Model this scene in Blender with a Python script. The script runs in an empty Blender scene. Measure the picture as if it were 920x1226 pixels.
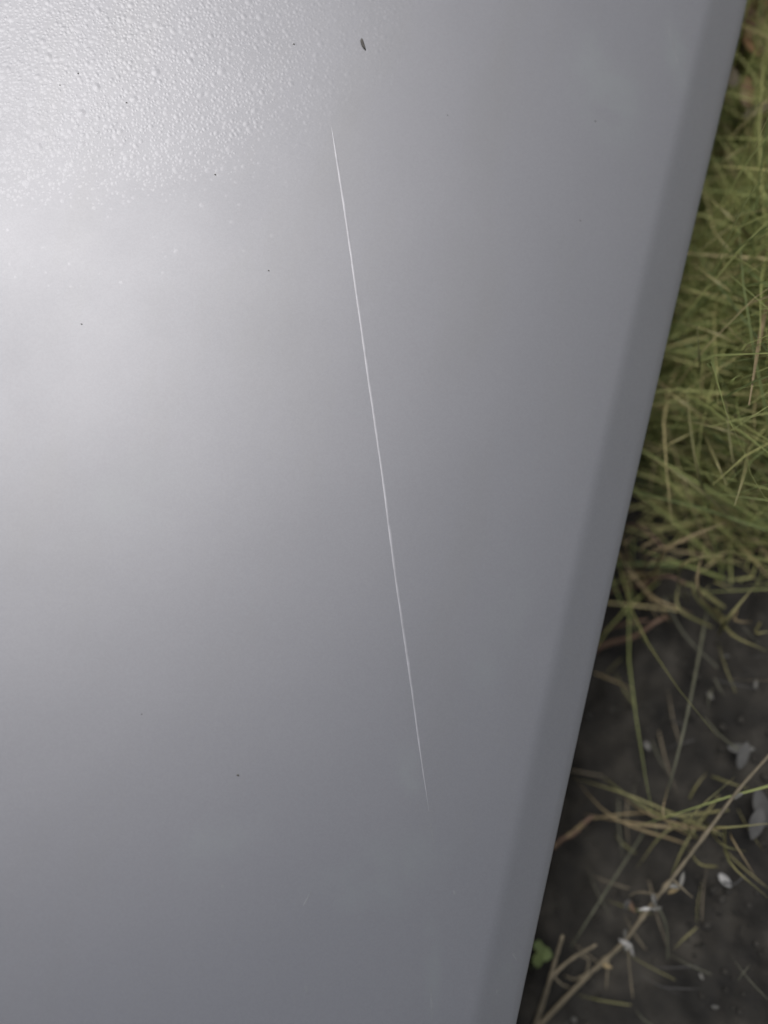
import bpy, bmesh, math, random
import numpy as np
from mathutils import Vector, Matrix, noise
from mathutils.bvhtree import BVHTree

R = math.radians
random.seed(7)
rng = np.random.default_rng(7)
sc = bpy.context.scene
COL = sc.collection

# ------------------------------------------------------------------ camera
# World: the panel's lower edge runs along Y at x = 0, z = EDGE_Z; ground at z = 0.
EDGE_Z = 0.15
TILT = R(40)                        # how far the painted face leans back
THETA, PHI, ROLL = R(50), R(6), R(14.25)
b = Vector((math.cos(THETA)*math.cos(PHI), -math.sin(PHI), math.sin(THETA)*math.cos(PHI)))
r0 = Vector((0, 1, 0)).cross(b).normalized()
u0 = b.cross(r0)
cr = r0*math.cos(ROLL) + u0*math.sin(ROLL)
cu = -r0*math.sin(ROLL) + u0*math.cos(ROLL)
DIST = 0.45
CAM = Vector((0, 0.0, EDGE_Z)) - DIST*(-b + 0.273*r0)
TANV = 0.577
cam_data = bpy.data.cameras.new('camera')
cam = bpy.data.objects.new('camera', cam_data); COL.objects.link(cam)
M3 = Matrix((cr, cu, b)).transposed()
cam.matrix_world = Matrix.Translation(CAM) @ M3.to_4x4()
cam_data.sensor_fit = 'VERTICAL'; cam_data.sensor_height = 36
cam_data.lens = 18/TANV
cam_data.clip_start = 0.01; cam_data.clip_end = 1000
cam_data.dof.use_dof = True
cam_data.dof.focus_distance = 0.425
cam_data.dof.aperture_fstop = 2.3
sc.camera = cam

# ------------------------------------------------------------------ sky and sun
SUN_ELEV, SUN_AZ = R(63), R(38)     # azimuth measured from +X towards +Y
world = bpy.data.worlds.new('World'); sc.world = world; world.use_nodes = True
nt = world.node_tree
sky = nt.nodes.new('ShaderNodeTexSky'); sky.sky_type = 'NISHITA'; sky.sun_disc = False
sky.sun_elevation = SUN_ELEV; sky.sun_rotation = math.pi/2 - SUN_AZ
sky.air_density = 1.0; sky.dust_density = 4.0; sky.ozone_density = 1.0
bg = nt.nodes['Background']; bg.inputs['Strength'].default_value = 0.05
nt.links.new(sky.outputs[0], bg.inputs['Color'])
sd = bpy.data.lights.new('sun', 'SUN'); sd.energy = 1.5; sd.angle = R(24); sd.color = (1, 0.985, 0.965)
sun = bpy.data.objects.new('sun', sd); COL.objects.link(sun)
sdir = Vector((math.cos(SUN_ELEV)*math.cos(SUN_AZ), math.cos(SUN_ELEV)*math.sin(SUN_AZ), math.sin(SUN_ELEV)))
sun.rotation_euler = sdir.to_track_quat('Z', 'Y').to_euler()
sun.location = sdir*3
sc.view_settings.view_transform = 'Standard'; sc.view_settings.look = 'None'
sc.view_settings.exposure = 1.22; sc.view_settings.gamma = 1
sc.view_settings.use_curve_mapping = False
sc.cycles.use_denoising = True

# ------------------------------------------------------------------ helpers
def ray(px, py):                    # viewing ray of a point of the photograph (920 x 1226)
    k = TANV/613.0
    return (cr*((px-460)*k) + cu*((613-py)*k) - b).normalized()

def at(px, py, z=0.0):              # that ray met with the level at height z
    d = ray(px, py)
    p = CAM + d*((z-CAM.z)/d.z)
    h = height(p.x, p.y)            # heights are counted from the uneven soil
    return CAM + d*((z+h+0.002-CAM.z)/d.z)

def link(name, me, mats, parent=None, smooth=True):
    o = bpy.data.objects.new(name, me); COL.objects.link(o)
    for m in (mats if isinstance(mats, (list, tuple)) else [mats]): me.materials.append(m)
    if smooth: me.polygons.foreach_set('use_smooth', [True]*len(me.polygons))
    if parent is not None: o.parent = parent
    return o

def mesh(verts, faces):
    me = bpy.data.meshes.new('mesh'); me.from_pydata([tuple(v) for v in verts], [], faces); me.update()
    return me

def tag(o, label, cat, group=None):
    o['label'] = label; o['category'] = cat
    if group: o['group'] = group
    return o

def empty(name, loc):
    o = bpy.data.objects.new(name, None); COL.objects.link(o); o.location = loc
    o.empty_display_size = 0.02
    return o

def local(o, pts): return [p - o.location for p in pts]

def curve(pts, n=14):               # Catmull-Rom through the points
    P = [pts[0]*2-pts[1]] + list(pts) + [pts[-1]*2-pts[-2]]
    out = []
    segs = len(pts)-1; k = max(2, n//segs)
    for i in range(segs):
        a, p, q, c = P[i:i+4]
        for j in range(k):
            t = j/k
            out.append(0.5*((2*p)+(q-a)*t+(2*a-5*p+4*q-c)*t*t+(3*p-a-3*q+c)*t**3))
    out.append(pts[-1].copy())
    return out

def tube(pts, r1, r2, sides=6, knob=None):
    V, F = [], []
    n = len(pts); r1 *= 0.78; r2 *= 0.78
    for i, p in enumerate(pts):
        d = (pts[min(i+1, n-1)] - pts[max(i-1, 0)]).normalized()
        a = d.orthogonal().normalized() if i == 0 else (a - d*a.dot(d)).normalized()
        c = d.cross(a)
        rr = r1 + (r2-r1)*i/(n-1)
        rr *= 1 + 0.12*math.sin(i*2.3+r1*9e4)
        if knob and any(abs(i/(n-1)-k) < 0.5/(n-1) for k in knob): rr *= 1.6
        for s in range(sides):
            t = 2*math.pi*s/sides
            V.append(p + a*math.cos(t)*rr + c*math.sin(t)*rr)
        if i:
            for s in range(sides):
                o = (i-1)*sides
                F.append((o+s, o+(s+1) % sides, o+sides+(s+1) % sides, o+sides+s))
    F.append(tuple(range(sides))[::-1]); F.append(tuple(range((n-1)*sides, n*sides)))
    return V, F

def blade(pts, w, up=Vector((0, 0, 1)), twist=0.0, fold=0.25, tip=0.08):
    """a folded grass blade: three vertices across, tapering to the tip"""
    V, F = [], []
    n = len(pts)
    for i, p in enumerate(pts):
        d = (pts[min(i+1, n-1)] - pts[max(i-1, 0)])
        if d.length < 1e-9: d = Vector((0, 0, 1))
        d.normalize()
        s = d.cross(up)
        if s.length < 1e-3: s = d.orthogonal()
        s.normalize()
        t = i/(n-1)
        if twist: s = Matrix.Rotation(twist*t, 3, d) @ s
        nn = s.cross(d)
        ww = w*0.5*min(1, 0.55+2.2*t)*max(tip, (1-t**2.2))
        V += [p - s*ww, p - nn*ww*fold, p + s*ww]
        if i:
            o = (i-1)*3
            F += [(o, o+1, o+4, o+3), (o+1, o+2, o+5, o+4)]
    return V, F

def join(parts):
    V, F = [], []
    for v, f in parts:
        o = len(V); V += v; F += [tuple(i+o for i in q) for q in f]
    return V, F

# ------------------------------------------------------------------ materials
def nodes(name):
    m = bpy.data.materials.new(name); m.use_nodes = True
    t = m.node_tree
    return m, t, t.nodes['Principled BSDF'], t.nodes.new, t.links.new

def ramp(new, stops):
    r = new('ShaderNodeValToRGB'); e = r.color_ramp.elements
    e[0].position, e[0].color = stops[0][0], (*stops[0][1], 1)
    e[1].position, e[1].color = stops[-1][0], (*stops[-1][1], 1)
    for p, c in stops[1:-1]:
        k = e.new(p); k.color = (*c, 1)
    return r

def coords(new, lk, scale=1.0):
    tc = new('ShaderNodeTexCoord')
    return tc.outputs['Object']

def noise_tex(new, lk, co, scale, detail=4, rough=0.55):
    n = new('ShaderNodeTexNoise'); n.inputs['Scale'].default_value = scale
    n.inputs['Detail'].default_value = detail; n.inputs['Roughness'].default_value = rough
    lk(co, n.inputs['Vector'])
    return n

def paint_material(name, base, rough, bump=True):
    m, t, p, new, lk = nodes(name)
    co = coords(new, lk)
    # metal flake: tiny cells of slightly different value
    v = new('ShaderNodeTexVoronoi'); v.inputs['Scale'].default_value = 1500; lk(co, v.inputs['Vector'])
    fl = ramp(new, [(0.0, tuple(c*0.97 for c in base)), (1.0, tuple(c*1.03 for c in base))])
    sep = new('ShaderNodeSeparateColor'); lk(v.outputs['Color'], sep.inputs[0]); lk(sep.outputs[0], fl.inputs[0])
    # film of dust in soft patches
    mp = new('ShaderNodeMapping'); mp.inputs['Rotation'].default_value = (0.5, 0.3, 0.35); mp.inputs['Scale'].default_value = (1, 0.4, 1.6)
    lk(co, mp.inputs['Vector'])
    n1 = noise_tex(new, lk, mp.outputs[0], 14, 6, 0.62)
    dr = ramp(new, [(0.50, (0, 0, 0)), (0.72, (1, 1, 1))]); lk(n1.outputs['Fac'], dr.inputs[0])
    dm = new('ShaderNodeMath'); dm.operation = 'MULTIPLY'; dm.inputs[1].default_value = 0.2
    lk(dr.outputs[0], dm.inputs[0])
    mx = new('ShaderNodeMix'); mx.data_type = 'RGBA'
    lk(dm.outputs[0], mx.inputs['Factor']); lk(fl.outputs[0], mx.inputs['A'])
    mx.inputs['B'].default_value = (0.15, 0.15, 0.142, 1)
    lk(mx.outputs['Result'], p.inputs['Base Color'])
    p.inputs['Metallic'].default_value = 0.82
    n2 = noise_tex(new, lk, co, 18, 5, 0.6)
    rr = new('ShaderNodeMapRange'); rr.inputs['To Min'].default_value = rough-0.02; rr.inputs['To Max'].default_value = rough+0.03
    lk(n2.outputs['Fac'], rr.inputs['Value']); lk(rr.outputs[0], p.inputs['Roughness'])
    if bump:
        n3 = noise_tex(new, lk, co, 420, 2, 0.5)
        n4 = noise_tex(new, lk, co, 9, 2, 0.5)
        b1 = new('ShaderNodeBump'); b1.inputs['Strength'].default_value = 0.012; b1.inputs['Distance'].default_value = 0.001
        b2 = new('ShaderNodeBump'); b2.inputs['Strength'].default_value = 0.12; b2.inputs['Distance'].default_value = 0.004
        lk(n3.outputs['Fac'], b1.inputs['Height']); lk(n4.outputs['Fac'], b2.inputs['Height'])
        lk(b2.outputs[0], b1.inputs['Normal']); lk(b1.outputs[0], p.inputs['Normal'])
    return m

def plain(name, stops, scale, rough=0.7, spec=0.3, trans=0.0, bump=0.0, detail=4):
    m, t, p, new, lk = nodes(name)
    co = coords(new, lk)
    n = noise_tex(new, lk, co, scale, detail, 0.6)
    c = ramp(new, stops); lk(n.outputs['Fac'], c.inputs[0])
    lk(c.outputs[0], p.inputs['Base Color'])
    p.inputs['Roughness'].default_value = rough
    p.inputs['Specular IOR Level'].default_value = spec
    if bump:
        bb = new('ShaderNodeBump'); bb.inputs['Strength'].default_value = bump; bb.inputs['Distance'].default_value = 0.002
        n2 = noise_tex(new, lk, co, scale*3, 5, 0.65)
        lk(n2.outputs['Fac'], bb.inputs['Height']); lk(bb.outputs[0], p.inputs['Normal'])
    if trans:
        tr = new('ShaderNodeBsdfTranslucent'); lk(c.outputs[0], tr.inputs['Color'])
        ms = new('ShaderNodeMixShader'); ms.inputs[0].default_value = trans
        lk(p.outputs[0], ms.inputs[1]); lk(tr.outputs[0], ms.inputs[2])
        lk(ms.outputs[0], t.nodes['Material Output'].inputs['Surface'])
    return m

PAINT = paint_material('silver_paint', (0.168, 0.170, 0.180), 0.535)
DEW = paint_material('dew_bead', (0.168, 0.170, 0.180), 0.51, bump=False)
SCRATCH = plain('scratched_primer', [(0.3, (0.215, 0.215, 0.226)), (0.7, (0.29, 0.29, 0.303))], 90, 0.5)
FAINT = plain('scuffed_paint', [(0.3, (0.165, 0.168, 0.174)), (0.7, (0.205, 0.208, 0.213))], 300, 0.5)
SPECK = plain('dark_speck', [(0.3, (0.038, 0.036, 0.032)), (0.7, (0.07, 0.065, 0.056))], 400, 0.7)
UNDER = plain('dark_underside', [(0.3, (0.015, 0.015, 0.015)), (0.7, (0.03, 0.03, 0.03))], 20, 0.8, bump=0.2)
SOIL = plain('dark_soil', [(0.30, (0.009, 0.009, 0.0086)), (0.5, (0.0185, 0.0175, 0.0155)), (0.70, (0.036, 0.0335, 0.0285))], 30, 0.95, 0.12, bump=0.7, detail=8)
CLOD = plain('soil_crumb', [(0.3, (0.011, 0.0108, 0.010)), (0.7, (0.036, 0.034, 0.030))], 90, 0.95, 0.12, bump=0.5)

def grass_material(name, stops, trans=0.5):
    """the colour of each blade comes from a value stored on the blade"""
    m, t, p, new, lk = nodes(name)
    a = new('ShaderNodeAttribute'); a.attribute_name = 'tone'
    c = ramp(new, stops); lk(a.outputs['Fac'], c.inputs[0])
    lk(c.outputs[0], p.inputs['Base Color'])
    p.inputs['Roughness'].default_value = 0.6; p.inputs['Specular IOR Level'].default_value = 0.25
    tr = new('ShaderNodeBsdfTranslucent'); lk(c.outputs[0], tr.inputs['Color'])
    ms = new('ShaderNodeMixShader'); ms.inputs[0].default_value = trans
    lk(p.outputs[0], ms.inputs[1]); lk(tr.outputs[0], ms.inputs[2])
    lk(ms.outputs[0], t.nodes['Material Output'].inputs['Surface'])
    return m
GRASS = grass_material('grass_blade', [(0.0, (0.14, 0.18, 0.075)), (0.35, (0.26, 0.295, 0.11)), (0.62, (0.38, 0.39, 0.155)), (0.82, (0.46, 0.41, 0.20)), (1.0, (0.48, 0.38, 0.23))])
STRAW = plain('dry_straw', [(0.3, (0.14, 0.108, 0.055)), (0.7, (0.25, 0.20, 0.115))], 60, 0.65, trans=0.25)
STRAWG = plain('half_green_straw', [(0.3, (0.10, 0.105, 0.042)), (0.7, (0.19, 0.17, 0.078))], 60, 0.65, trans=0.25)
RED = plain('reddish_stem', [(0.3, (0.07, 0.043, 0.030)), (0.7, (0.12, 0.078, 0.052))], 60, 0.7)
TWIG = plain('grey_brown_twig', [(0.3, (0.075, 0.065, 0.045)), (0.7, (0.14, 0.118, 0.08))], 120, 0.8)
THIN = plain('olive_thin_stem', [(0.3, (0.05, 0.053, 0.036)), (0.7, (0.09, 0.09, 0.062))], 80, 0.7)
PALE = plain('pale_dry_leaf', [(0.3, (0.08, 0.08, 0.072)), (0.7, (0.15, 0.148, 0.137))], 120, 0.7, trans=0.2)
GREYL = plain('grey_dry_leaf', [(0.3, (0.026, 0.026, 0.025)), (0.7, (0.052, 0.052, 0.05))], 120, 0.8)
WHITE = plain('white_petal', [(0.3, (0.17, 0.17, 0.163)), (0.7, (0.29, 0.29, 0.28))], 200, 0.6, trans=0.2)
CLOVER = plain('clover_leaf', [(0.3, (0.10, 0.135, 0.055)), (0.7, (0.15, 0.19, 0.08))], 150, 0.5, trans=0.35)
BROWN = plain('brown_curled_leaf', [(0.3, (0.10, 0.056, 0.027)), (0.7, (0.20, 0.12, 0.06))], 90, 0.55, spec=0.4, trans=0.2, bump=0.3)

# ------------------------------------------------------------------ ground
def axis(fine, step, far):
    a = list(np.arange(-fine, fine+step/2, step)); s = step; x = fine
    while x < far:
        s *= 1.35; x += s; a.append(x); a.insert(0, -x)
    return np.array(a)
gx = axis(0.42, 0.0032, 400); gy = axis(0.52, 0.0032, 400)
def height(x, y):
    d = max(0.0, 1 - max(abs(x), abs(y))/3.0)
    if d <= 0: return 0.0
    v = Vector((x, y, 0))
    h = 0.012*noise.noise(v*9) + 0.006*noise.noise(v*26+Vector((3, 1, 0)))
    if max(abs(x), abs(y)) < 0.7:
        h += 0.0034*noise.noise(v*75) + 0.0018*noise.noise(v*190) - 0.004*max(0, noise.noise(v*48+Vector((8, 8, 2))))
    return h*d
V = [(x, y, height(x, y)) for y in gy for x in gx]
nx, ny = len(gx), len(gy)
F = [(j*nx+i, j*nx+i+1, (j+1)*nx+i+1, (j+1)*nx+i) for j in range(ny-1) for i in range(nx-1)]
ground = link('ground', mesh(V, F), SOIL)
ground['kind'] = 'structure'

# ------------------------------------------------------------------ the painted panel
s_dir = Vector((-math.sin(TILT), 0, math.cos(TILT)))
n_dir = Vector((math.cos(TILT), 0, math.sin(TILT)))
E0 = Vector((0, 0, EDGE_Z))
STRIP, BEND, RAD = 0.0215, R(5.2), 0.003
LEN0, LEN1, NY = -1.3, 1.3, 130
def bow(y): return 0.0026*(1 - min(1.0, (y/0.30)**2)) if abs(y) < 0.30 else 0.0

# profile as (s up the slope, n outwards); the edge itself is at (0, 0)
nb = STRIP*math.tan(BEND)
face = []
for k in range(9):                                   # rounded fold between the edge strip and the face
    t = k/8
    a = BEND*(1-t)
    face.append((STRIP + (t-0.5)*RAD*2, a))
prof_face = []
s, n = STRIP-RAD, nb - RAD*math.tan(BEND)
prof_face.append((s, n))
for k in range(1, 9):
    a = BEND*(1-(k-0.5)/8)
    ds = 2*RAD/8
    s += ds; n += ds*math.tan(a); prof_face.append((s, n))
a = 0.0
while s < 0.78:                                      # slightly crowned sheet
    ds = 0.02; a -= ds/3.2
    s += ds; n += ds*math.tan(a); prof_face.append((s, n))
def sweep(prof, y0, y1, k, close=False):
    V, F = [], []
    m = len(prof)
    for j in range(k+1):
        y = y0 + (y1-y0)*j/k
        for (ss, nn) in prof:
            w = min(1, max(0, 1-ss/0.6))
            V.append(E0 + s_dir*(ss + bow(y)*w) + n_dir*nn + Vector((0, y, 0)))
        if j:
            for i in range(m-1):
                o = (j-1)*m
                F.append((o+i, o+m+i, o+m+i+1, o+i+1))
    return V, F
panel = empty('metal_panel', (0, 0, 0))
tag(panel, 'silver grey painted metal panel with a folded edge and one long thin scratch', 'metal panel')
face_prof = prof_face
V, F = sweep(face_prof, LEN0, LEN1, NY)
face_o = link('painted_face', mesh(V, F), PAINT, panel)
# the folded edge strip with its rolled hem and inner return
hem = [(-0.0006, -0.028), (-0.0012, -0.0040), (-0.0012, -0.0030)]
for k in range(7):
    a = -math.pi/2 + math.pi*0.5*k/6
    hem.append((0.0004-0.0016*math.cos(a+math.pi/2*0) if False else -0.0012 + 0.0012*(k/6)**2, -0.0030 + 0.0030*math.sin(math.pi/2*k/6)))
ms_, mn_ = prof_face[0]
for k in range(1, 6): hem.append((ms_*k/5, mn_*k/5))
V, F = sweep(hem, LEN0, LEN1, NY)
strip_o = link('folded_edge', mesh(V, F), PAINT, panel)
strip_o['label'] = 'narrow folded strip along the lower edge of the panel'
# the rest of the shell: top, back, floor and ends, so the body is closed
top = prof_face[-1]
P = [E0 + s_dir*top[0] + n_dir*top[1], Vector((-1.0, 0, 0.86)), Vector((-1.5, 0, 0.84)), Vector((-1.75, 0, 0.5)),
     Vector((-1.75, 0, 0.19)), Vector((-0.06, 0, 0.19)), E0 + s_dir*(-0.0006) + n_dir*(-0.028)]
V = [p + Vector((0, y, 0)) for y in (LEN0, LEN1) for p in P]
m = len(P)
F = [(i, m+i, m+i+1, i+1) for i in range(3)]
shell = link('shell', mesh(V, F), PAINT, panel, smooth=False)
F = [(i, m+i, m+i+1, i+1) for i in range(3, m-1)]
link('underside', mesh(V, F), UNDER, panel, smooth=False)
def end_cap(y):
    pts = [E0 + s_dir*ss + n_dir*nn + Vector((0, y, 0)) for ss, nn in hem+prof_face[1:]] + [p+Vector((0, y, 0)) for p in P[1:-1]]
    return mesh(pts, [tuple(range(len(pts)))])
for y in (LEN0, LEN1): link('end_panel', end_cap(y), PAINT, panel, smooth=False)
for (x, y) in ((-0.45, -0.9), (-0.45, 0.9), (-1.5, -0.9), (-1.5, 0.9)):
    bm = bmesh.new()
    bmesh.ops.create_cube(bm, size=1, matrix=Matrix.Translation((x, y, 0.085)) @ Matrix.Diagonal((0.22, 0.30, 0.23, 1)))
    bmesh.ops.bevel(bm, geom=bm.edges[:], offset=0.012, segments=2, affect='EDGES')
    me = bpy.data.meshes.new('mesh'); bm.to_mesh(me); bm.free()
    link('support_foot', me, UNDER, panel)

bv = bmesh.new()
bv.from_mesh(face_o.data); bv.from_mesh(strip_o.data)
bvh = BVHTree.FromBMesh(bv)
def on_panel(px, py):
    hit, nrm, _, _ = bvh.ray_cast(CAM, ray(px, py))
    if nrm.dot(n_dir) < 0: nrm = -nrm
    return hit, nrm

def scratch_strip(points, w, lift=0.00012, n=60, fade=0.12, jitter=0.2):
    """a shallow raised burr following the paint: three vertices across"""
    pts = curve([Vector((x, y, 0)) for x, y in points], n)
    S = [on_panel(p.x, p.y) for p in pts]
    V, F = [], []
    k = len(S)
    for i, (p, nn) in enumerate(S):
        d = (S[min(i+1, k-1)][0] - S[max(i-1, 0)][0]).normalized()
        sd_ = d.cross(nn).normalized()
        t = i/(k-1)
        ww = w*min(1, (t+0.004)/(fade*0.5))**0.7*min(1, (1-t+0.004)/(fade*2))**0.7*(1+jitter*(random.random()-0.5))
        p = p + sd_*(0.00007*jitter*5*noise.noise(p*90))
        V += [p - sd_*ww/2 + nn*2e-5, p + nn*lift, p + sd_*ww/2 + nn*2e-5]
        if i:
            o = (i-1)*3
            F += [(o, o+1, o+4, o+3), (o+1, o+2, o+5, o+4)]
    return V, F
V, F = scratch_strip([(397, 150), (413, 250), (425, 335), (437, 420), (457, 560), (474, 690), (490, 800), (505, 910), (514, 972)], 0.0012, n=160, fade=0.12, jitter=0.28)
so = link('scratch', mesh(V, F), SCRATCH, face_o)
fb = FAINT.node_tree.nodes['Principled BSDF']
fb.inputs['Metallic'].default_value = 0.85; fb.inputs['Roughness'].default_value = 0.56
sb = SCRATCH.node_tree.nodes['Principled BSDF']
sb.inputs['Metallic'].default_value = 0.85; sb.inputs['Roughness'].default_value = 0.58
so['label'] = 'long thin pale scratch through the paint'
faint = [([(363, 1085), (369, 1075), (373, 1066)], 0.0010), ([(515, 985), (518, 1000), (521, 1020)], 0.0007),
         ([(812, 78), (806, 50), (801, 30)], 0.0007), ([(824, 105), (815, 92)], 0.0007), ([(805, 45), (796, 33)], 0.0006),
         ([(614, 1140), (620, 1152)], 0.0012), ([(594, 1188), (601, 1185)], 0.0022), ([(543, 1066), (547, 1074)], 0.0012),
         ([(366, 1180), (369, 1190)], 0.0016), ([(516, 1180), (518, 1226)], 0.0012), ([(850, 12), (848, 6)], 0.0009),
         ([(266, 1060), (268, 1064)], 0.0014)]
for pts, w in faint:
    V, F = scratch_strip(pts, w, lift=0.00006, n=10, fade=0.35)
    link('scuff', mesh(V, F), FAINT, strip_o if pts[0] in ((614, 1140), (594, 1188)) else face_o)

# ---- faint wipe marks of dried dirty water in the paint
def smears(mat, spots):
    t = mat.node_tree; new = t.nodes.new; lk = t.links.new; p = t.nodes['Principled BSDF']
    co = new('ShaderNodeTexCoord').outputs['Object']
    total = None
    for c, along, la, lw, amount in spots:
        sub = new('ShaderNodeVectorMath'); sub.operation = 'SUBTRACT'; sub.inputs[1].default_value = c; lk(co, sub.inputs[0])
        d1 = new('ShaderNodeVectorMath'); d1.operation = 'DOT_PRODUCT'; d1.inputs[1].default_value = along/la; lk(sub.outputs[0], d1.inputs[0])
        d2 = new('ShaderNodeVectorMath'); d2.operation = 'DOT_PRODUCT'; d2.inputs[1].default_value = along.cross(n_dir).normalized()/lw; lk(sub.outputs[0], d2.inputs[0])
        cb = new('ShaderNodeCombineXYZ'); lk(d1.outputs['Value'], cb.inputs[0]); lk(d2.outputs['Value'], cb.inputs[1])
        ln = new('ShaderNodeVectorMath'); ln.operation = 'LENGTH'; lk(cb.outputs[0], ln.inputs[0])
        mr = new('ShaderNodeMapRange'); mr.interpolation_type = 'SMOOTHERSTEP'
        mr.inputs['From Min'].default_value = 0.15; mr.inputs['From Max'].default_value = 1; mr.inputs['To Min'].default_value = amount; mr.inputs['To Max'].default_value = 0
        lk(ln.outputs['Value'], mr.inputs['Value'])
        if total is None: total = mr.outputs[0]
        else:
            ad = new('ShaderNodeMath'); lk(total, ad.inputs[0]); lk(mr.outputs[0], ad.inputs[1]); total = ad.outputs[0]
    n = new('ShaderNodeTexNoise'); n.inputs['Scale'].default_value = 55; n.inputs['Detail'].default_value = 6; lk(co, n.inputs['Vector'])
    m1 = new('ShaderNodeMapRange'); m1.inputs['From Min'].default_value = 0.35; m1.inputs['From Max'].default_value = 0.62; lk(n.outputs['Fac'], m1.inputs['Value'])
    mu = new('ShaderNodeMath'); mu.operation = 'MULTIPLY'; lk(total, mu.inputs[0]); lk(m1.outputs[0], mu.inputs[1])
    old = p.inputs['Base Color'].links[0].from_socket
    mx = new('ShaderNodeMix'); mx.data_type = 'RGBA'; lk(mu.outputs[0], mx.inputs['Factor']); lk(old, mx.inputs['A'])
    mx.inputs['B'].default_value = (0.188, 0.200, 0.201, 1); lk(mx.outputs['Result'], p.inputs['Base Color'])
def spot(p, q, width, amount):
    a, c = on_panel(*p)[0], on_panel(*q)[0]
    return ((a+c)/2, (c-a).normalized(), (c-a).length*0.62, width, amount)
smears(PAINT, [spot((480, 885), (500, 960), .010, .55), spot((515, 1080), (519, 1226), .007, .5), spot((800, 15), (822, 120), .012, .5),
               spot((690, 20), (760, 190), .030, .45), spot((350, 1100), (560, 1000), .028, .35), spot((560, 860), (640, 640), .016, .3),
               spot((200, 1050), (330, 960), .02, .3), spot((70, 640), (250, 560), .03, .2), spot((610, 1130), (600, 1215), .012, .35)])

# ---- specks of dirt stuck to the paint
def pebble(pos, nn, d, L, W, H, name, mat, label, cat, group=None):
    side = nn.cross(d).normalized()
    bm = bmesh.new()
    bmesh.ops.create_icosphere(bm, subdivisions=2, radius=1)
    for v in bm.verts:
        k = 1 + 0.22*noise.noise(v.co*1.7 + pos*300)
        c = v.co*k
        bend = 0.25*W*(c.x**2)
        v.co = d*(c.x*L/2) + side*(c.y*W/2*(1-0.25*c.x)+bend) + nn*(c.z*H/2)
    me = bpy.data.meshes.new('mesh'); bm.to_mesh(me); bm.free()
    o = link(name, me, mat); o.location = pos + nn*H*0.4
    return tag(o, label, cat, group)
p0, nn = on_panel(432, 47); p1, _ = on_panel(437, 60)
pebble((p0+p1)/2, nn, (p1-p0).normalized(), 0.0066, 0.0016, 0.0010, 'seed_husk', SPECK,
       'dark elongated seed husk stuck to the grey paint above the scratch', 'seed husk')
for (x, y, dia) in ((352, 53, 0.0016), (94, 88, 0.0012), (322, 324, 0.0012), (285, 928, 0.0018), (713, 145, 0.0014),
                    (258, 209, 0.0014), (72, 102, 0.0010), (536, 138, 0.0009), (170, 855, 0.0010), (98, 388, 0.0013), (695, 264, 0.0012), (152, 123, 0.0013)):
    p, nn = on_panel(x, y)
    pebble(p, nn, s_dir, dia*0.68, dia*0.5, dia*0.2, 'dirt_speck', SPECK, 'tiny dark dirt speck on the grey paint', 'dirt speck', 'dirt specks stuck to the paint')

# ---- beads of dew on the upper part of the face
V, F = [], []
def dome(p, nn, rad, h):
    a = nn.orthogonal().normalized(); c = nn.cross(a)
    o = len(V); ang = random.random()*6.28; ex = random.uniform(0.8, 1.25)
    for ring, (rr, hh) in enumerate(((1.0, -0.02), (0.72, 0.28), (0.36, 0.80))):
        for k in range(7):
            t = ang + 2*math.pi*k/7
            V.append(p + a*(rr*rad*ex*math.cos(t)) + c*(rr*rad/ex*math.sin(t)) + nn*(h*hh))
    V.append(p + nn*h)
    for ring in range(2):
        for k in range(7):
            F.append((o+ring*7+k, o+ring*7+(k+1) % 7, o+ring*7+7+(k+1) % 7, o+ring*7+7+k))
    for k in range(7): F.append((o+14+k, o+14+(k+1) % 7, o+21))
# the wet patch, in metres on the sheet: along the edge (y) and up the slope (s)
def wet(px, py):
    lim = 255 - 0.10*max(0, px-60) - 0.0011*max(0, px-200)**2 + 26*noise.noise(Vector((px/60, py/60, 0)))
    return lim - py
taken = {}
count = 0
for _ in range(80000):
    px, py = random.uniform(-260, 520), random.uniform(-260, 350)
    w = wet(px, py)
    if w < -90 or random.random() > (min(1, 0.05 + w/130) if w > 0 else 0.012): continue
    if random.random() < max(0, (px-200)/330): continue
    hit = on_panel(px, py)
    rad = min(0.0024, random.lognormvariate(math.log(0.00095), 0.38))
    rad *= min(1, 0.5+max(0, w)/160)
    key = (int(hit[0].y/0.0035), int((hit[0]-E0).dot(s_dir)/0.0035))
    if any((hit[0]-q).length < (rad+rq)*0.72 for dx in (-1, 0, 1) for dy in (-1, 0, 1) for q, rq in taken.get((key[0]+dx, key[1]+dy), ())): continue
    taken.setdefault(key, []).append((hit[0], rad))
    dome(hit[0], hit[1], rad, rad*random.uniform(0.04, 0.095)*min(1, 0.3+max(0, w)/110)*max(0.25, 1-max(0, px-120)/380)); count += 1
    if count > 13000: break
dew = link('dew_beads', mesh(V, F), DEW, face_o); dew['kind'] = 'stuff'

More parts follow.
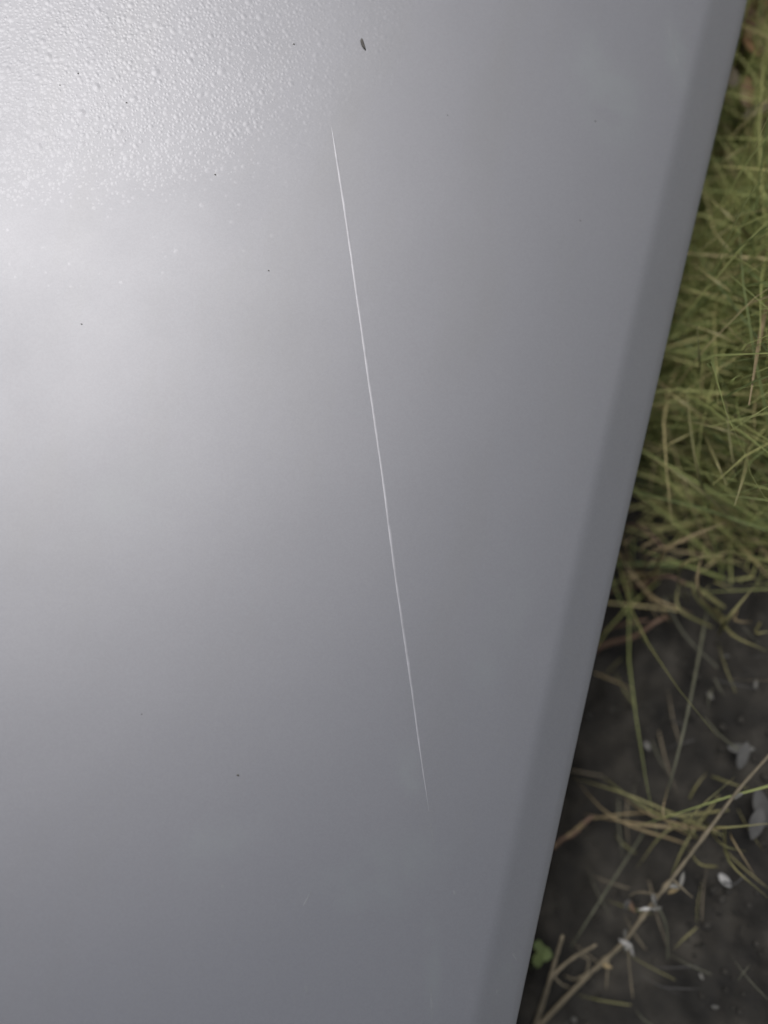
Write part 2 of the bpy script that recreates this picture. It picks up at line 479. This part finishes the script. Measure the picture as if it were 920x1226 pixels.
# ------------------------------------------------------------------ soil crumbs
tmpl = []
for k in range(6):
    bm = bmesh.new(); bmesh.ops.create_icosphere(bm, subdivisions=1, radius=1)
    for v in bm.verts: v.co *= 1 + 0.85*noise.noise(v.co*1.6+Vector((k*7, 0, 0)))
    tmpl.append(([v.co.copy() for v in bm.verts], [tuple(v.index for v in f.verts) for f in bm.faces])); bm.free()
parts = []
for _ in range(11000):
    x, y = random.uniform(-0.25, 0.45), random.uniform(-0.75, 0.62)
    rad = min(0.0028, random.lognormvariate(math.log(0.0011), 0.5))
    vv, ff = random.choice(tmpl)
    rot = Matrix.Rotation(random.random()*6.28, 3, Vector((random.gauss(0, 1), random.gauss(0, 1), random.gauss(0, 1))).normalized())
    c = Vector((x, y, height(x, y)+rad*0.25))
    parts.append(([c + rot @ v*rad for v in vv], ff))
crumbs = link('soil_crumbs', mesh(*join(parts)), CLOD); crumbs['kind'] = 'stuff'
crumbs['label'] = 'loose crumbs of dark soil scattered over the ground'; crumbs['category'] = 'soil'

# ------------------------------------------------------------------ grass
def free_of_panel(p):               # the plane under the panel's edge that keeps blades clear of the sheet
    return p.x > 0.010 + (p.z-EDGE_Z)*0.62
def grow(x, y, L, lean, az, droop):
    p = Vector((x, y, height(x, y)-0.004)); d = Vector((math.cos(az)*math.sin(lean), math.sin(az)*math.sin(lean), math.cos(lean)))
    pts = [p.copy()]; n = 6
    for i in range(n):
        p = p + d*(L/n); pts.append(p.copy())
        d = (d + Vector((0, 0, -droop*(i+1)/n)) + Vector((random.gauss(0, .05), random.gauss(0, .05), 0))).normalized()
        if p.z < 0.004: p.z = 0.004
    return pts
def density(x, y):                  # where the turf is thick; bare soil along the near half of the edge
    e = y + 0.055*noise.noise(Vector((x*9, y*9, 4))) + 0.10*(x-0.10)
    return e
parts, tones = [], []
def add(pts, w, tone):
    v, f = blade(pts, w, twist=random.uniform(-1.5, 1.5), fold=random.uniform(0.1, 0.5))
    parts.append((v, f)); tones.extend([tone]*len(v))
n = 0
for _ in range(330000):
    x, y = random.uniform(-0.11, 0.55), random.uniform(-0.9, 0.9)
    e = density(x, y)
    pr = 1/(1+math.exp(-(e-0.066)/0.016))
    far_end = y > 0.335 + 0.03*noise.noise(Vector((x*20, y*20, 9)))
    if far_end and x < 0.3: pr *= 0.05
    if x > 0.13: pr = max(pr, 0.012)
    if random.random() > pr: continue
    L = random.uniform(0.09, 0.32)*(0.6+0.4*min(1, max(0, e)/0.06))
    pts = grow(x, y, L, abs(random.gauss(0.95, 0.35)), 9*noise.noise(Vector((x*7, y*7, 20)))+random.gauss(0.6, 0.9), random.uniform(0.1, 0.55))
    if not all(free_of_panel(q) or q.z < 0.10 for q in pts): continue
    if e > 0.03 and density(pts[-1].x, pts[-1].y) < random.uniform(0.03, 0.075): continue
    patch = noise.noise(Vector((x*14, y*14, 0)))
    tone = min(1, max(0, random.gauss(0.38+0.25*patch, 0.17)))
    if random.random() < (0.7 if far_end else 0.16): tone = random.uniform(0.72, 1)
    add(pts, random.uniform(0.0007, 0.0022), tone); n += 1
    if n > 30000: break
# dry thatch where the turf gives way to bare soil
n = 0
for _ in range(20000):
    x, y = random.uniform(-0.04, 0.4), random.uniform(-0.05, 0.2)
    e = density(x, y)
    if random.random() > math.exp(-((e-0.06)/0.03)**2)*(1.0 if x < 0.14 else 0.6): continue
    pts = grow(x, y, random.uniform(0.02, 0.08), random.uniform(1.0, 1.5), random.uniform(0, 6.28), random.uniform(0.0, 0.3))
    if density(pts[-1].x, pts[-1].y) < 0.01: continue
    add(pts, random.uniform(0.0006, 0.0019), random.choice((random.uniform(0.7, 1), random.uniform(0.45, 0.75)))); n += 1
    if n > 900: break
# turf further out, thinning away
for _ in range(9000):
    rr = random.uniform(0.55, 5.0)**1.0; t = random.uniform(-1.7, 1.7)
    x, y = 0.1+rr*math.cos(t)*0.9, rr*math.sin(t)
    if x < 0.1 or (abs(x) < 0.6 and -0.6 < y < 1.0): continue
    pts = grow(x, y, random.uniform(0.08, 0.2), abs(random.gauss(0.4, 0.3)), random.uniform(0, 6.28), random.uniform(0.15, 0.7))
    add(pts, random.uniform(0.003, 0.008)*(1+0.4*rr), min(1, max(0, random.gauss(0.42, 0.18))))
me = mesh(*join(parts))
at_ = me.attributes.new('tone', 'FLOAT', 'POINT'); at_.data.foreach_set('value', np.array(tones, dtype=np.float32))
grass = link('grass', me, GRASS); grass['kind'] = 'stuff'
grass['label'] = 'long green and yellow grass growing beside the panel'; grass['category'] = 'grass'

# ------------------------------------------------------------------ single plants and litter
def straw_tuft(name, base_px, tips, mats, label, w=(0.0016, 0.003), group=None, z0=0.004):
    base = at(*base_px, z0)
    t = empty(name, base); tag(t, label, 'grass tuft', group)
    for (x, y, z, lift) in tips:
        e = at(x, y, z)
        st = base + Vector((random.gauss(0, .009), random.gauss(0, .009), 0))
        mid = (st*0.55+e*0.45) + Vector((0, 0, lift)) + Vector((random.gauss(0, .004), random.gauss(0, .004), 0))
        v, f = blade(curve([st, mid, e], 8), random.uniform(*w), fold=0.35, twist=random.uniform(-0.8, 0.8))
        link('blade', mesh(local(t, v), f), random.choice(mats), t)
    return t

straw_tuft('straw_tuft', (852, 992), [(682, 924, .03, .02), (690, 932, .035, .022), (720, 928, .03, .02), (700, 975, .015, .01), (762, 1040, .02, .015),
            (800, 1060, .015, .012), (800, 940, .05, .03), (905, 1050, .03, .02), (920, 1075, .03, .02), (880, 930, .05, .03), (930, 985, .04, .03),
            (895, 1020, .02, .02), (760, 965, .02, .02), (820, 1010, .02, .01), (740, 950, .045, .03)], [STRAW, STRAWG, STRAWG],
            'straw coloured tuft fanning out over bare soil behind the flowering stalk', (0.0010, 0.0020))
straw_tuft('straw_tuft', (775, 695), [(742, 628, .05, .02), (735, 655, .03, .02), (738, 660, .04, .02), (735, 707, .02, .015), (800, 640, .05, .03), (850, 640, .05, .03),
            (870, 625, .06, .03), (790, 745, .015, .01), (830, 735, .02, .015), (750, 720, .03, .02), (760, 640, .06, .03), (815, 665, .04, .02), (785, 650, .05, .02), (745, 680, .02, .02)],
            [STRAW, STRAW, STRAWG], 'dry straw tuft at the panel edge where grass meets bare soil', (0.0016, 0.0032))
straw_tuft('straw_tuft', (862, 730), [(810, 700, .02, .015), (815, 690, .03, .02), (900, 745, .015, .01), (925, 755, .02, .012), (880, 660, .06, .03), (845, 650, .06, .03),
            (830, 690, .04, .02), (905, 700, .04, .02), (920, 780, .015, .012), (850, 700, .03, .02)], [STRAW, STRAWG],
            'yellowish straw tuft with short crossing blades beside the long thin stem', (0.0015, 0.003))
straw_tuft('straw_tuft', (905, 180), [(855, 202, .05, .02), (885, 130, .06, .03), (900, 120, .07, .03), (925, 150, .06, .02), (880, 165, .05, .03), (870, 230, .05, .03), (890, 240, .05, .03)],
            [STRAW, STRAWG], 'pale straw tuft below the curled brown leaf', (0.0015, 0.003))

# single long blades lying over the turf
def long_blade(pts, w, mat, label, cat='grass blade', name='grass_blade', group=None, fold=0.35):
    P = [at(x, y, z+(0.045 if i else 0.0)) for i, (x, y, z) in enumerate(pts)]
    v, f = blade(curve(P, 14), w, fold=fold, tip=0.25)
    o = link(name, mesh([p-P[0] for p in v], f), mat); o.location = P[0]
    return tag(o, label, cat, group)
G = 'long blades lying across the turf'
L0 = 'long pale grass blade arching over the green turf'
for pts, w in (([(925, 335, .02), (911, 400, .07), (897, 485, .09)], 0.0030), ([(900, 505, .03), (893, 560, .06), (880, 605, .07)], .0026),
               ([(840, 500, .03), (838, 440, .07), (835, 390, .09)], .0022), ([(925, 382, .03), (870, 345, .06), (832, 318, .06)], .0026),
               ([(885, 535, .02), (830, 490, .05), (788, 462, .05)], .0030), ([(865, 498, .03), (825, 520, .05), (778, 543, .05)], .0022),
               ([(905, 645, .02), (830, 580, .05), (772, 543, .05)], .0026), ([(918, 305, .02), (880, 265, .06), (848, 235, .06)], .0030),
               ([(935, 148, .02), (885, 180, .05), (853, 202, .05)], .0030), ([(838, 505, .03), (855, 545, .06), (870, 580, .06)], .0022), ([(925, 260, .02), (880, 270, .05), (838, 300, .05)], .002), ([(915, 440, .02), (870, 405, .05), (812, 385, .05)], .0022),
               ([(915, 330, .02), (875, 300, .05), (845, 262, .05)], .0022), ([(860, 640, .02), (835, 560, .05), (822, 470, .06)], .002), ([(930, 560, .02), (880, 520, .05), (805, 500, .05)], .002), ([(905, 620, .01), (880, 560, .05), (868, 470, .06)], .002)):
    if pts[0][1] == 335:
        long_blade(pts, w, STRAW, 'thick pale yellow straw standing out against the green grass', cat='straw', name='straw')
    else:
        long_blade(pts, w, STRAWG, L0, group=G)

def stalk(name, pts, r1, r2, mat, label, cat, knob=None, n=24, parent=None, group=None):
    P = [at(x, y, z) for x, y, z in pts]
    v, f = tube(curve(P, n), r1, r2, 6, knob)
    if parent is not None:
        return link(name, mesh(local(parent, v), f), mat, parent)
    o = link(name, mesh([p-P[0] for p in v], f), mat); o.location = P[0]
    return tag(o, label, cat, group)

stalk('thin_stem', [(846, 735, .006), (836, 790, .03), (822, 860, .05), (806, 925, .05), (795, 960, .03)], .0011, .0007, THIN, 'long thin olive stem lying over the bare soil', 'stem')
stalk('thin_stem', [(772, 995, .006), (740, 1045, .03), (705, 1100, .035), (683, 1135, .02)], .0008, .0006, THIN, 'fine straight stem between the straw tuft and the clover', 'stem')
stalk('thin_stem', [(795, 715, .02), (820, 760, .02), (860, 800, .01)], .0007, .0005, THIN, 'short fine stem crossing the long thin stem', 'stem')
stalk('thin_stem', [(712, 806, .03), (735, 815, .03), (757, 825, .01)], .0009, .0005, STRAW, 'short pale stem poking out from under the panel edge', 'stem')
stalk('thin_stem', [(788, 1085, .03), (798, 1110, .02), (800, 1150, .006)], .0008, .0005, THIN, 'fine drooping stem hanging below the flowering stalk', 'stem')
stalk('thin_stem', [(843, 860, .01), (862, 880, .015), (884, 898, .02)], .0008, .0005, THIN, 'thin stem leading to the pale leaf', 'stem')
stalk('red_stem', [(700, 790, .012), (722, 773, .016), (760, 762, .02), (785, 745, .022), (800, 738, .012)], .0026, .0014, RED, 'thick reddish brown stem emerging from under the panel edge', 'stem')
stalk('red_stem', [(722, 755, .01), (745, 748, .016), (775, 742, .014)], .0015, .001, RED, 'thinner reddish stem above the thick one', 'stem')
stalk('red_stem', [(720, 712, .016), (745, 705, .022), (770, 700, .022), (800, 690, .03), (838, 708, .02)], .0013, .0009, RED, 'reddish stem threading through the dry straw', 'stem')
stalk('red_stem', [(740, 632, .03), (765, 630, .04), (800, 660, .04)], .0013, .0009, RED, 'short reddish stem at the foot of the green grass', 'stem')

# dry seed head lying at the panel edge
sh = empty('dry_grass_ear', at(778, 972, .008)); tag(sh, 'dry seed head on a straw stem touching the panel edge', 'seed head')
stalk('stem', [(790, 972, .008), (745, 975, .03), (710, 980, .03)], .0008, .0006, STRAW, '', '', parent=sh)
for k in range(9):
    t = k/8
    p = at(710-40*t, 980+30*t+random.uniform(-3, 3), .03-.006*t)
    q = at(710-40*t-14, 980+30*t+8+random.uniform(-5, 5), .03-.006*t)
    v, f = blade([p, (p+q)/2+Vector((0, 0, .001)), q], 0.0028, fold=0.5)
    link('husk', mesh(local(sh, v), f), random.choice([STRAW, RED]), sh)

# the flowering stalk
base = at(640, 1232, .006)
fs = empty('flowering_stalk', base); tag(fs, 'long twiggy stalk with small white dried flowers across bare soil', 'weed stalk')
stalk('stem', [(638, 1236, .006), (700, 1172, .02), (745, 1130, .035), (775, 1090, .045), (810, 1045, .05), (850, 992, .055), (885, 945, .06), (925, 900, .065)], .0019, .0011, TWIG, '', '', knob=(.22, .4, .52, .7), n=48, parent=fs)
def leaf(parent, x, y, z, dx, dy, L, W, mat, name='petal', cup=0.25):
    p = at(x, y, z); q = at(x+dx, y+dy, z+random.uniform(-.003, .004)); d = (q-p).normalized()
    s_ = d.cross(Vector((random.gauss(0, .25), random.gauss(0, .25), 1))).normalized(); nn = s_.cross(d)
    V, F = [], []
    K = 6
    for i in range(K+1):
        t = i/K; ww = W*math.sin(math.pi*min(1, 0.08+0.9*t))**0.8*0.5
        c = p + d*L*t + nn*(-cup*L*t*t*0.6)
        V += [c - s_*ww + nn*ww*cup, c, c + s_*ww + nn*ww*cup*random.uniform(.3, 1.6)]
        if i: o = (i-1)*3; F += [(o, o+1, o+4, o+3), (o+1, o+2, o+5, o+4)]
    loc = parent.location if parent is not None else p
    o = link(name, mesh([v-loc for v in V], F), mat, parent)
    if parent is None: o.location = p
    return o
for (x, y, z, mats) in ((757, 1132, .037, (WHITE, WHITE, PALE)), (783, 1070, .05, (PALE, WHITE)), (779, 1088, .048, (PALE, WHITE)), (750, 1113, .04, (PALE,)),
                        (815, 1062, .045, (PALE, PALE, STRAW)), (755, 1078, .035, (GREYL, RED)), (722, 1155, .03, (STRAW,)), (890, 950, .06, (PALE,))):
    for mt in mats:
        a = random.uniform(0, 6.28)
        leaf(fs, x, y, z, 10*math.cos(a), 10*math.sin(a), random.uniform(.005, .009), random.uniform(.002, .0036), mt, cup=0.5)
for pts in ([(752, 1130, .036), (754, 1160, .03), (758, 1195, .02)], [(712, 1160, .026), (690, 1172, .02), (676, 1168, .015)], [(728, 1150, .03), (726, 1185, .015)],
            [(805, 1052, .05), (822, 1068, .045), (830, 1075, .04)], [(790, 1072, .047), (765, 1068, .04), (752, 1074, .035)], [(700, 1172, .02), (705, 1150, .03), (690, 1142, .03)]):
    stalk('side_twig', pts, .0009, .0005, TWIG, '', '', n=8, parent=fs)
# forked twig by the clover
ft = empty('forked_twig', at(640, 1232, .006)); tag(ft, 'forked brown twig standing beside the clover leaf', 'twig')
stalk('stem', [(640, 1232, .006), (655, 1185, .03), (665, 1150, .045), (674, 1120, .055)], .0018, .0013, TWIG, '', '', parent=ft, n=18)
stalk('side_twig', [(658, 1172, .034), (682, 1150, .035), (714, 1131, .035)], .0014, .001, TWIG, '', '', parent=ft, n=12)
stalk('side_twig', [(660, 1165, .035), (672, 1178, .028), (682, 1182, .02)], .0010, .0007, TWIG, '', '', parent=ft, n=8)

# clover
cl = empty('clover', at(640, 1150, .004)); tag(cl, 'small bright green clover leaf peeking out at the panel edge', 'clover')
stalk('stem', [(634, 1160, .004), (640, 1152, .02), (646, 1140, .03)], .0008, .0006, CLOVER, '', '', parent=cl, n=8)
for a in (-1.6, 0.3, 1.7):
    leaf(cl, 646, 1140, .030, 12*math.cos(a), 12*math.sin(a), .0088, .0082, CLOVER, 'leaflet', cup=0.12)

# dry leaves on the soil
for (x, y, z, dx, dy, L, W, mt, lab) in (
        (872, 893, .014, 30, 6, .015, .008, PALE, 'pale folded dry leaf lying on the dark soil'),
        (908, 945, .014, 6, 30, .020, .009, GREYL, 'large grey dry leaf lying beside the flowering stalk'),
        (912, 968, .02, -8, 26, .018, .008, GREYL, 'narrow grey dry leaf under the large grey leaf'),
        (885, 920, .02, 10, -30, .016, .006, GREYL, 'small upright grey leaf near the pale folded leaf')):
    tag(leaf(None, x, y, z, dx, dy, L, W, mt, 'dry_leaf'), lab, 'dry leaf')
tag(leaf(None, 862, 1046, .012, 8, 10, .009, .005, WHITE, 'fallen_petal'), 'white fallen petal on soil right below the straw tuft', 'petal')
stalk('thin_stem', [(866, 1056, .012), (880, 1058, .012), (893, 1047, .008)], .0007, .0005, GREYL, 'short curved grey stem beside the fallen petal', 'stem')
for (x, y, L) in ((852, 1205, .005), (690, 1219, .008), (680, 1222, .008), (708, 858, .005), (773, 888, .006), (848, 829, .006), (905, 824, .005), (866, 785, .005), (838, 1165, .004)):
    a = random.uniform(0, 6.28)
    o = leaf(None, x, y, .006, 10*math.cos(a), 10*math.sin(a), L, L*.45, random.choice([PALE, GREYL, PALE]), 'leaf_flake')
    tag(o, 'tiny pale dry leaf flake on the dark soil', 'leaf flake', 'pale flakes littering the soil')
# short straws littering the soil
for k in range(44):
    x, y = random.uniform(700, 930), random.uniform(760, 1230)
    if x < 920-0.22*(y)+ (0) - 10 and False: continue
    p = at(x, y, .006); a = random.uniform(0, 6.28); L = random.uniform(.012, .04)
    q = p + Vector((math.cos(a)*L, math.sin(a)*L, random.uniform(0, .008)))
    v, f = blade(curve([p, (p+q)/2+Vector((0, 0, .003)), q], 6), random.uniform(.0005, .0012), fold=0.3)
    o = link('loose_straw', mesh([i-p for i in v], f), random.choice([THIN, GREYL, TWIG, STRAWG])); o.location = p
    tag(o, 'short loose straw lying on the dark soil', 'straw', 'loose straws on the soil')

# brown curled leaf in the corner beyond the panel
bl = empty('curled_leaf', at(905, 40, .03)); tag(bl, 'glossy brown curled dry leaf beyond the far end of the grass', 'dry leaf')
for k, (cx, cy, ra, w, z) in enumerate(((914, 34, 26, .0062, .07), (917, 40, 16, .0045, .06), (920, 30, 36, .0042, .05))):
    P = [at(cx+ra*math.cos(t)*0.8, cy+ra*math.sin(t)*1.25, z+.012*math.sin(t*1.3)) for t in np.linspace(1.9+0.2*k, 5.2, 9)]
    v, f = blade(curve(P, 24), w, up=Vector((.5, .3, .8)), fold=0.5, twist=0.7, tip=0.3)
    link('curl', mesh(local(bl, v), f), BROWN, bl)
v, f = blade(curve([at(884, 62, .05), at(892, 78, .03), at(905, 100, .02), at(915, 120, .006)], 12), .0035, fold=0.4)
link('stalk', mesh(local(bl, v), f), BROWN, bl)
for k in range(22):
    x, y = random.uniform(868, 940), random.uniform(20, 150)
    tag(leaf(None, x, y, random.uniform(.02, .08), random.uniform(-20, 20), random.uniform(-20, 20), random.uniform(.012, .024), random.uniform(.005, .010), random.choice([BROWN, RED, TWIG]), 'dead_leaf'),
        'crumpled brown dead leaf in the litter under the curled leaf', 'dead leaf', 'brown leaf litter')
